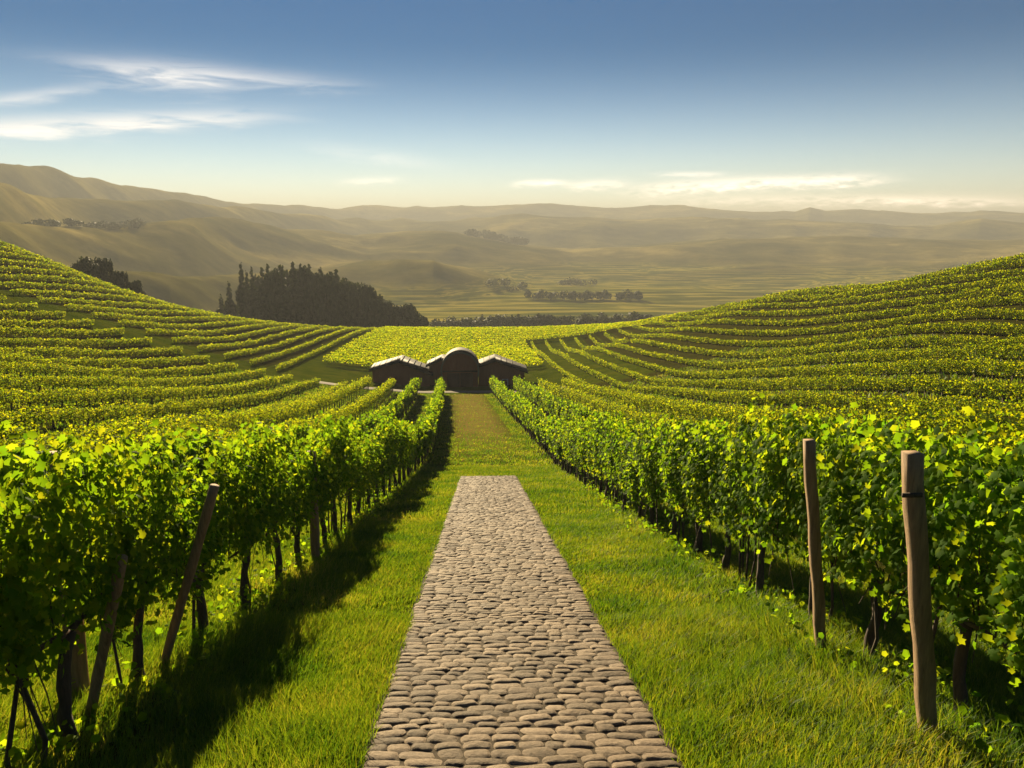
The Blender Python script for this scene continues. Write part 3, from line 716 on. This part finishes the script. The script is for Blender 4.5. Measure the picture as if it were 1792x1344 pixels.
# barrel hall: stilted arch
rad_ = 32 * S; hc = zt(607) - rad_ ; arc = [(rad_ * math.cos(a), hc + rad_ * math.sin(a)) for a in np.linspace(0, math.pi, 33)]
hall = MB(); hall.prism([(-rad_ * .97, -.8), (rad_ * .97, -.8)] + [(x * .97, hc + (z - hc) * .97) for x, z in arc], -2.2, 1.8)
hw = hall.build("wall", [M_wall], Wn)
rf = MB(); n = len(arc)
full = [(rad_ * 1.0 * math.cos(a), hc + rad_ * math.sin(a)) for a in np.linspace(-.30, math.pi + .30, 45)]
V = []; fs = []
for (yy) in (-2.45, 2.0):
    for (x, z) in full: V.append((x * 1.0, yy, z))
    for (x, z) in full: V.append((x * 1.035, yy, hc + (z - hc) * 1.035))
m_ = len(full)
for i_ in range(m_ - 1):
    a = i_; b2 = i_ + 1
    fs += [(a, b2, m_ + b2, m_ + a)[::-1], (2 * m_ + a, 2 * m_ + b2, 3 * m_ + b2, 3 * m_ + a), (m_ + a, m_ + b2, 3 * m_ + b2, 3 * m_ + a)[::-1], (a, b2, 2 * m_ + b2, 2 * m_ + a)]
fs += [(0, m_, 3 * m_, 2 * m_), (m_ - 1, 2 * m_ - 1, 4 * m_ - 1, 3 * m_ - 1)[::-1]]
rf.add(V, fs); rf_o = rf.build("barrel_roof", [M_roof], Wn)
rm = MB(); V = []; fs = []
for yy in (-2.60, -2.452):
    for k_ in (.955, 1.045):
        for (x, z) in full: V.append((x * k_, yy, hc + (z - hc) * k_))
for i_ in range(m_ - 1):
    a = i_; b2 = i_ + 1
    fs += [(a, b2, m_ + b2, m_ + a), (2 * m_ + a, 2 * m_ + b2, 3 * m_ + b2, 3 * m_ + a), (m_ + a, m_ + b2, 3 * m_ + b2, 3 * m_ + a), (a, b2, 2 * m_ + b2, 2 * m_ + a)]
fs += [(0, m_, 3 * m_, 2 * m_), (m_ - 1, 2 * m_ - 1, 4 * m_ - 1, 3 * m_ - 1)]
rm.add(V, fs); rm.build("arch_trim", [M_rim], rf_o)
# the arch front: cross beam, double door, boards
bm_ = MB(); bm_.box(-rad_ * .93, rad_ * .93, -2.34, -2.205, zt(640) - .1, zt(640) + .1); bm_.build("cross_beam", [M_door], Wn)
for sx in (-1, 1):
    dr = MB(); x0, x1 = (sx * .04, sx * 1.75) if sx > 0 else (-1.75, -.04)
    dr.box(x0, x1, -2.30, -2.205, -.2, zt(641) - .15)
    for k in range(5): dr.box(x0 + .08 + k * .34, x0 + .12 + k * .34, -2.315, -2.301, -.1, zt(641) - .2)
    d_ = dr.build("door", [M_door], Wn)
    hd = MB(); hd.box(sx * .14 - .03, sx * .14 + .03, -2.38, -2.303, 1.0, 1.3); hd.build("handle", [M_roof], d_)
up = MB()
for k in range(-4, 5):
    hx = k * .5; top_ = hc + math.sqrt(max((rad_ * .94) ** 2 - hx * hx, 0)); up.box(hx - .03, hx + .03, -2.26, -2.205, zt(640) + .12, top_)
up.build("upper_boards", [M_wall], Wn)
# pale framed door in the right wing
fx = cx(884); fr_ = MB(); y_ = -1.0
fr_.box(fx - .42, fx - .34, y_ - .09, y_ - .002, -.1, 1.35); fr_.box(fx + .34, fx + .42, y_ - .09, y_ - .002, -.1, 1.35); fr_.box(fx - .34, fx + .34, y_ - .09, y_ - .002, 1.27, 1.35)
f_o = fr_.build("door_frame", [M_white], Wn)
f2 = MB(); f2.box(fx - .33, fx + .33, y_ - .05, y_ - .002, -.1, 1.26); f2.build("door_panel", [M_door], f_o)
print("winery done")

# ------------------------------------------------------------------ trees
def crown_mesh(clumps, n, size, mat_, seed, spiky=0, z0=0):
    """clumps: (x,y,z,rx,ry,rz); leaf clumps scattered mostly near each clump's skin"""
    ps, ns = [], []
    vol = np.array([c_[3] * c_[4] + c_[5] * c_[3] for c_ in clumps]); vol = vol / vol.sum()
    for c_, w_ in zip(clumps, vol):
        m = int(n * w_); d = rng.normal(0, 1, (m, 3)); d /= np.linalg.norm(d, axis=1)[:, None]
        rr = rng.uniform(.35, 1.0, m) ** .6 * (1 + .35 * (fbm(d[:, 0] * 2.6 + c_[0], d[:, 1] * 2.6 + d[:, 2] * 2.1 + c_[1], 3, seed) - .5) * 2)
        ps.append(np.array(c_[:3]) + d * rr[:, None] * np.array(c_[3:])); ns.append(d + rng.normal(0, .5, (m, 3)) + [0, 0, .3])
    ps = np.vstack(ps); ns = np.vstack(ns)
    v_, f_ = scatter(ps, ns, size * rng.uniform(.5, 1.2, len(ps)), QV, QF)
    return mesh("crown", v_, [f_], [mat_])
def conifer(h, w, seed, full=1.0):
    cl = []; n = 16
    for k in range(n):
        t_ = (k + .5) / n; z = h * (.08 + .90 * t_); r_ = w / 2 * ((1 - t_) ** .75 * full + .05) * rng.uniform(.8, 1.15)
        for q_ in range(3 if t_ < .75 else 1):
            a = rng.uniform(0, 6.28); o_ = r_ * .45 if t_ < .75 else 0
            cl.append((o_ * math.cos(a), o_ * math.sin(a), z + rng.uniform(-.3, .3), r_ * .75, r_ * .75, h / n * 1.1))
    cl.append((0, 0, h * .97, .35, .35, h * .06))
    return cl
def broad(h, w, seed, k=15, lo=.35):
    cl = []
    for q_ in range(k):
        a = rng.uniform(0, 6.28); u = rng.uniform(0, 1) ** .5; z = h * rng.uniform(lo, .86)
        prof = math.sin(min(1, (z / h - lo + .12) / (1 - lo)) * math.pi) ** .5
        r_ = w * .5 * .72 * u * prof; s_ = w * rng.uniform(.15, .23)
        cl.append((r_ * math.cos(a), r_ * math.sin(a), z, s_, s_, s_ * .62))
    return cl
def tree_parts(kind, h, w, seed, n=4200, size=.34):
    if kind == 'conifer': cl = conifer(h, w, seed)
    elif kind == 'cypress': cl = conifer(h, w, seed, 1.25)
    else: cl = broad(h, w, seed, 22 if h > 12 else 15, .12 if kind == 'bush' else .3)
    cm = crown_mesh(cl, n, size, M_tree, seed)
    mb = MB(); tw_ = max(h * .018, .12)
    mb.tube([(0, 0, -1), (tw_ * .3, 0, h * .3), (0, tw_ * .5, h * .62), (0, 0, h * .9)], [tw_ * 1.5, tw_, tw_ * .7, tw_ * .15], 8, 0, True, .1)
    for c_ in cl[::2]:
        zb = max(c_[2] - h * .14, h * .1); mb.tube([(0, 0, zb), (c_[0] * .5, c_[1] * .5, (zb + c_[2]) / 2 + .2), (c_[0], c_[1], c_[2])], [tw_ * .45, tw_ * .3, tw_ * .1], 5, 0, False)
    keys = list(mb.F); tm = mesh("trunk", np.vstack(mb.V), [np.array(mb.F[q_]) for q_ in keys], [M_tbark], [0] * len(keys), True)
    return cm, tm
KIT = {}
def kit(kind, v):
    if (kind, v) not in KIT:
        hw_ = {'conifer': (20, 8.5), 'broad': (14, 13), 'bush': (6, 7), 'cypress': (20, 7.5)}[kind]
        KIT[(kind, v)] = tree_parts(kind, *hw_, v * 7 + len(kind), 5200 if kind != 'bush' else 1600, .42 if kind != 'bush' else .34)
    return KIT[(kind, v)]
def tree(name, kind, v, base, h, w, label, group, cat="tree"):
    cm, tm = kit(kind, v); h0, w0 = {'conifer': (20, 8.5), 'broad': (14, 13), 'bush': (6, 7), 'cypress': (20, 7.5)}[kind]
    e = empty(name, base, rng.uniform(0, 6.28)); e.scale = (w / w0, w / w0, h / h0); tag(e, label, cat, group)
    obj("crown", cm, e); obj("trunk", tm, e)
    return e
# the dark grove on the valley floor; photo outline of its tops
GT = np.array([(384, 515), (398, 492), (420, 459), (436, 470), (455, 474), (470, 461), (490, 460), (515, 459), (540, 458), (565, 464), (590, 470), (612, 480), (632, 488), (650, 500), (668, 518), (690, 524), (712, 528), (734, 542)], float)
grove = []
for q_, px in enumerate([386, 400, 421, 440, 458, 474, 492, 512, 530, 549, 568, 588, 606, 624, 641, 658, 676, 696, 714, 730]):
    grove.append((px, 286 + rng.uniform(-5, 5), 0))
for q_, px in enumerate([431, 450, 468, 486, 505, 523, 541, 560, 580, 600, 620, 645, 668]):
    grove.append((px, 300 + rng.uniform(-4, 4), 1))
cnt = [0, 0]
for (px, Y, back) in grove:
    ty = np.interp(px, GT[:, 0], GT[:, 1]) + rng.uniform(-2, 7) + (3 if back else 0)
    top_ = P(px, ty, Y); z0 = float(H(top_[0], Y)); h = max(top_[2] - z0, 4)
    cnt[back] += 1; kind = 'conifer' if px < 450 else ('cypress' if rng.random() < .25 else 'broad')
    wdt = min(h * .62, 11.0) if px > 450 else 8.5
    tree("grove_tree", kind, rng.integers(3), (top_[0], Y, z0), h, wdt,
         "dark tree in the valley grove, %s tree from the left in its %s line" % (ordn(cnt[back]), "back" if back else "front"), "dark trees of the valley grove")
for (px, ty, Y, wpx, lab) in ((146, 442, 205, 56, "dark rounded tree behind the left hill crest, leftmost and widest of three"), (178, 441, 212, 52, "dark rounded tree behind the left hill crest, tallest, beside the widest"), (210, 466, 208, 38, "dark rounded tree behind the left hill crest, lower and right of the tallest"), (238, 484, 206, 24, "smallest dark bush-like tree behind the left hill crest, farthest right")):
    t_ = P(px, ty, Y); z0 = float(H(t_[0], Y)); tree("round_tree", 'broad', rng.integers(3), (t_[0], Y, z0), t_[2] - z0, wpx / F * Y * 1.05, lab, "round trees behind the left hill crest")
t_ = P(902, 574, 243); z0 = float(H(t_[0], 243)); tree("small_tree", 'bush', 0, (t_[0], 243, z0), t_[2] - z0, 4.2, "tiny lone tree on the crest behind the winery", None)
# hedges and far woods: seen only as masses
def wood_mass(name, spots, label, size, n_each, cat="woodland"):
    ps, ns, ss = [], [], []
    for (x, y, h, w_) in spots:
        z0 = float(H(x, y)); n = n_each; d = rng.normal(0, 1, (n, 3)); d /= np.linalg.norm(d, axis=1)[:, None]
        rr = rng.uniform(.3, 1, n) ** .5
        ps.append(np.array([x, y, z0 + h * .5]) + d * rr[:, None] * [w_ / 2, w_ / 2, h * .52]); ns.append(d + rng.normal(0, .4, (n, 3))); ss.append(size * rng.uniform(.5, 1.2, n) * h / 8)
    v_, f_ = scatter(np.vstack(ps), np.vstack(ns), np.concatenate(ss), QV, QF)
    o_ = obj(name, mesh(name, v_, [f_], [M_tree])); tag(o_, label, cat, None, 'stuff')
def belt(pts, step, h0, h1):
    sp_ = []
    for (a, b2) in zip(pts[:-1], pts[1:]):
        pa, pb = P(a[0], 500, a[1]), P(b2[0], 500, b2[1]); L_ = math.hypot(*(pb - pa)[:2]); n = max(int(L_ / step), 1)
        for k in range(n):
            t_ = (k + rng.random() * .6) / n; h = rng.uniform(h0, h1); sp_.append((pa[0] + (pb[0] - pa[0]) * t_ + rng.normal(0, 2), pa[1] + (pb[1] - pa[1]) * t_ + rng.normal(0, 3), h, h * rng.uniform(.8, 1.3)))
    return sp_
wood_mass("tree_belt", belt([(735, 400), (860, 418), (1000, 425), (1080, 430), (1150, 430)], 3.0, 6.5, 9.5), "dark hedge-like tree belt across the valley right of the grove", .6, 260)
wood_mass("tree_belt", belt([(250, 330), (330, 340), (385, 345)], 3.0, 4, 6), "low dark hedge in the valley left of the grove", .5, 260)
wood_mass("tree_belt", belt([(925, 690), (1000, 680), (1130, 690)], 4, 5, 9), "pale hazy tree belt farther out on the valley floor", .7, 200)
def clump(px, wpx, D, h, n):
    return [(P(px + rng.uniform(-.5, .5) * wpx, 500, D)[0], D + rng.uniform(-25, 25), rng.uniform(.6, 1) * h, h * 1.5) for _ in range(n)]
wood_mass("far_wood", clump(105, 50, 690, 7, 14) + clump(190, 60, 760, 7, 16) + clump(235, 40, 800, 7, 9), "scattered dark wood on the hazy left foothill", 1.0, 120)
wood_mass("far_wood", clump(885, 70, 1560, 17, 16) + clump(830, 40, 1560, 14, 7), "faint wood on the hazy middle ridge", 1.2, 120)
wood_mass("far_wood", clump(1010, 60, 900, 9, 8) + clump(880, 80, 780, 8, 9), "scattered faint trees on the hazy valley floor", .8, 120)
print("trees done")

# ------------------------------------------------------------------ grass
def blades(n, x0, x1, y0, y1, hgt, wid, seed, clump_=1.0, under=False):
    x = rng.uniform(x0, x1, n); y = rng.uniform(y0, y1, n)
    eg = .05 * rng.random(n) ** 3 + .03 * fbm(y * 2, y * 0, 2, 4); ok = ~((x > PX0 - .02 + eg) & (x < PX1 + .02 - eg) & (y < PY1 + .02 - eg * 3))
    dn = fbm(x * 1.3, y * 1.3, 3, 200 + seed); bx_ = np.abs(x - .3 - bend(y)); fr = np.abs(((bx_ - 3.2) / 2.9 + 100.5) % 1 - .5)
    ok &= rng.random(n) < np.where((fr < .13) & (bx_ > 2), .45, 1.0)
    inl = (bx_ < 2.1) & (y > 35)
    ok &= rng.random(n) < np.where(inl, 1 - .85 * sm(34, 60, y), 1)
    x, y, dn, fr, bx_ = x[ok], y[ok], dn[ok], fr[ok], bx_[ok]; n = len(x)
    hh = hgt * rng.uniform(.5, 1.25, n) * (.45 + 1.1 * dn ** 1.2) * np.where((fr < .16) & (bx_ > 2), 1.55, 1)
    hh *= np.where(np.minimum(np.abs(x - PX0), np.abs(x - PX1)) < .12, .85, 1)
    a = rng.uniform(0, 2 * math.pi, n) ; w_ = wid * rng.uniform(.7, 1.3, n)
    la = rng.normal(.6 + 4 * (fbm(x * .5, y * .5, 2, 3) - .5), 1.1, n); ln = hh * rng.uniform(.15, .9, n)
    z = H(x, y) - .01
    ca, sa = np.cos(a) * w_, np.sin(a) * w_; dx, dy = np.cos(la) * ln, np.sin(la) * ln
    P0 = np.column_stack([x - ca, y - sa, z]); P1 = np.column_stack([x + ca, y + sa, z])
    P2 = np.column_stack([x + dx * .35 + ca * .8, y + dy * .35 + sa * .8, z + hh * .62]); P3 = np.column_stack([x + dx * .35 - ca * .8, y + dy * .35 - sa * .8, z + hh * .62])
    P4 = np.column_stack([x + dx, y + dy, z + hh])
    V = np.stack([P0, P1, P2, P3, P4], 1).reshape(-1, 3); b5 = (np.arange(n) * 5)[:, None]
    return V, b5 + [0, 1, 2, 3], b5 + [3, 2, 4]
VV, Q4, T3, off = [], [], [], 0
for (n, x0, x1, y0, y1, hg, wd) in ((230000, -4.6, 4.8, 2.6, 9, .13, .0034), (60000, 4.6, 7, 4, 9, .12, .0045), (40000, -7, -4.6, 5, 10, .12, .0045), (190000, -5.2, 5.6, 9, 18, .10, .0055), (130000, -6.5, 7, 18, 36, .10, .009),
                                     (130000, -10, 10, 36, 98, .11, .018), (60000, -30, -6, 28, 98, .14, .03), (60000, 6, 34, 30, 98, .14, .03)):
    v_, q4, t3 = blades(n, x0, x1, y0, y1, hg, wd, len(VV)); VV.append(v_); Q4.append(q4 + off); T3.append(t3 + off); off += len(v_)
me = mesh("grass", np.vstack(VV), [np.vstack(Q4), np.vstack(T3)], [M_grass], None)
tag(obj("grass", me), "short green grass either side of the stone path and between the vines", "grass", None, 'stuff')
# taller weeds and dry stalks at the foot of the near rows
ws, wn_, wsz = [], [], []
for sgn in (-1, 1):
    for _ in range(260):
        Y = 3 + 22 * rng.random() ** 1.3; x = float(rowx(sgn, Y)) + rng.normal(0, .22); z0 = float(H(x, Y)); hgt_ = rng.uniform(.08, .38); m = rng.integers(4, 14)
        ws.append(np.column_stack([x + rng.normal(0, .07, m), Y + rng.normal(0, .07, m), z0 + rng.uniform(0, hgt_, m)])); wn_.append(rng.normal(0, .6, (m, 3)) + [0, 0, .7]); wsz.append(rng.uniform(.015, .045, m))
v_, f_ = scatter(np.vstack(ws), np.vstack(wn_), np.concatenate(wsz), QV, QF)
tag(obj("weeds", mesh("weeds", v_, [f_], [M_leaf])), "low broad-leaved weeds around the feet of the near vines", "weeds", None, 'stuff')

# ------------------------------------------------------------------ haze: even air over the whole country
hb = MB(); hb.box(-7900, 7900, -7900, 7900, -190, 120)
m, t, o = mat("haze_air"); pv = t.nodes.new('ShaderNodeVolumePrincipled')
pv.inputs['Density'].default_value = 3.7e-4; pv.inputs['Color'].default_value = (.455, .475, .49, 1); pv.inputs['Anisotropy'].default_value = .12
t.links.new(pv.outputs[0], o.inputs['Volume'])
hz = hb.build("haze", [m]); tag(hz, "pale warm haze over the whole valley", "haze", None, 'stuff')
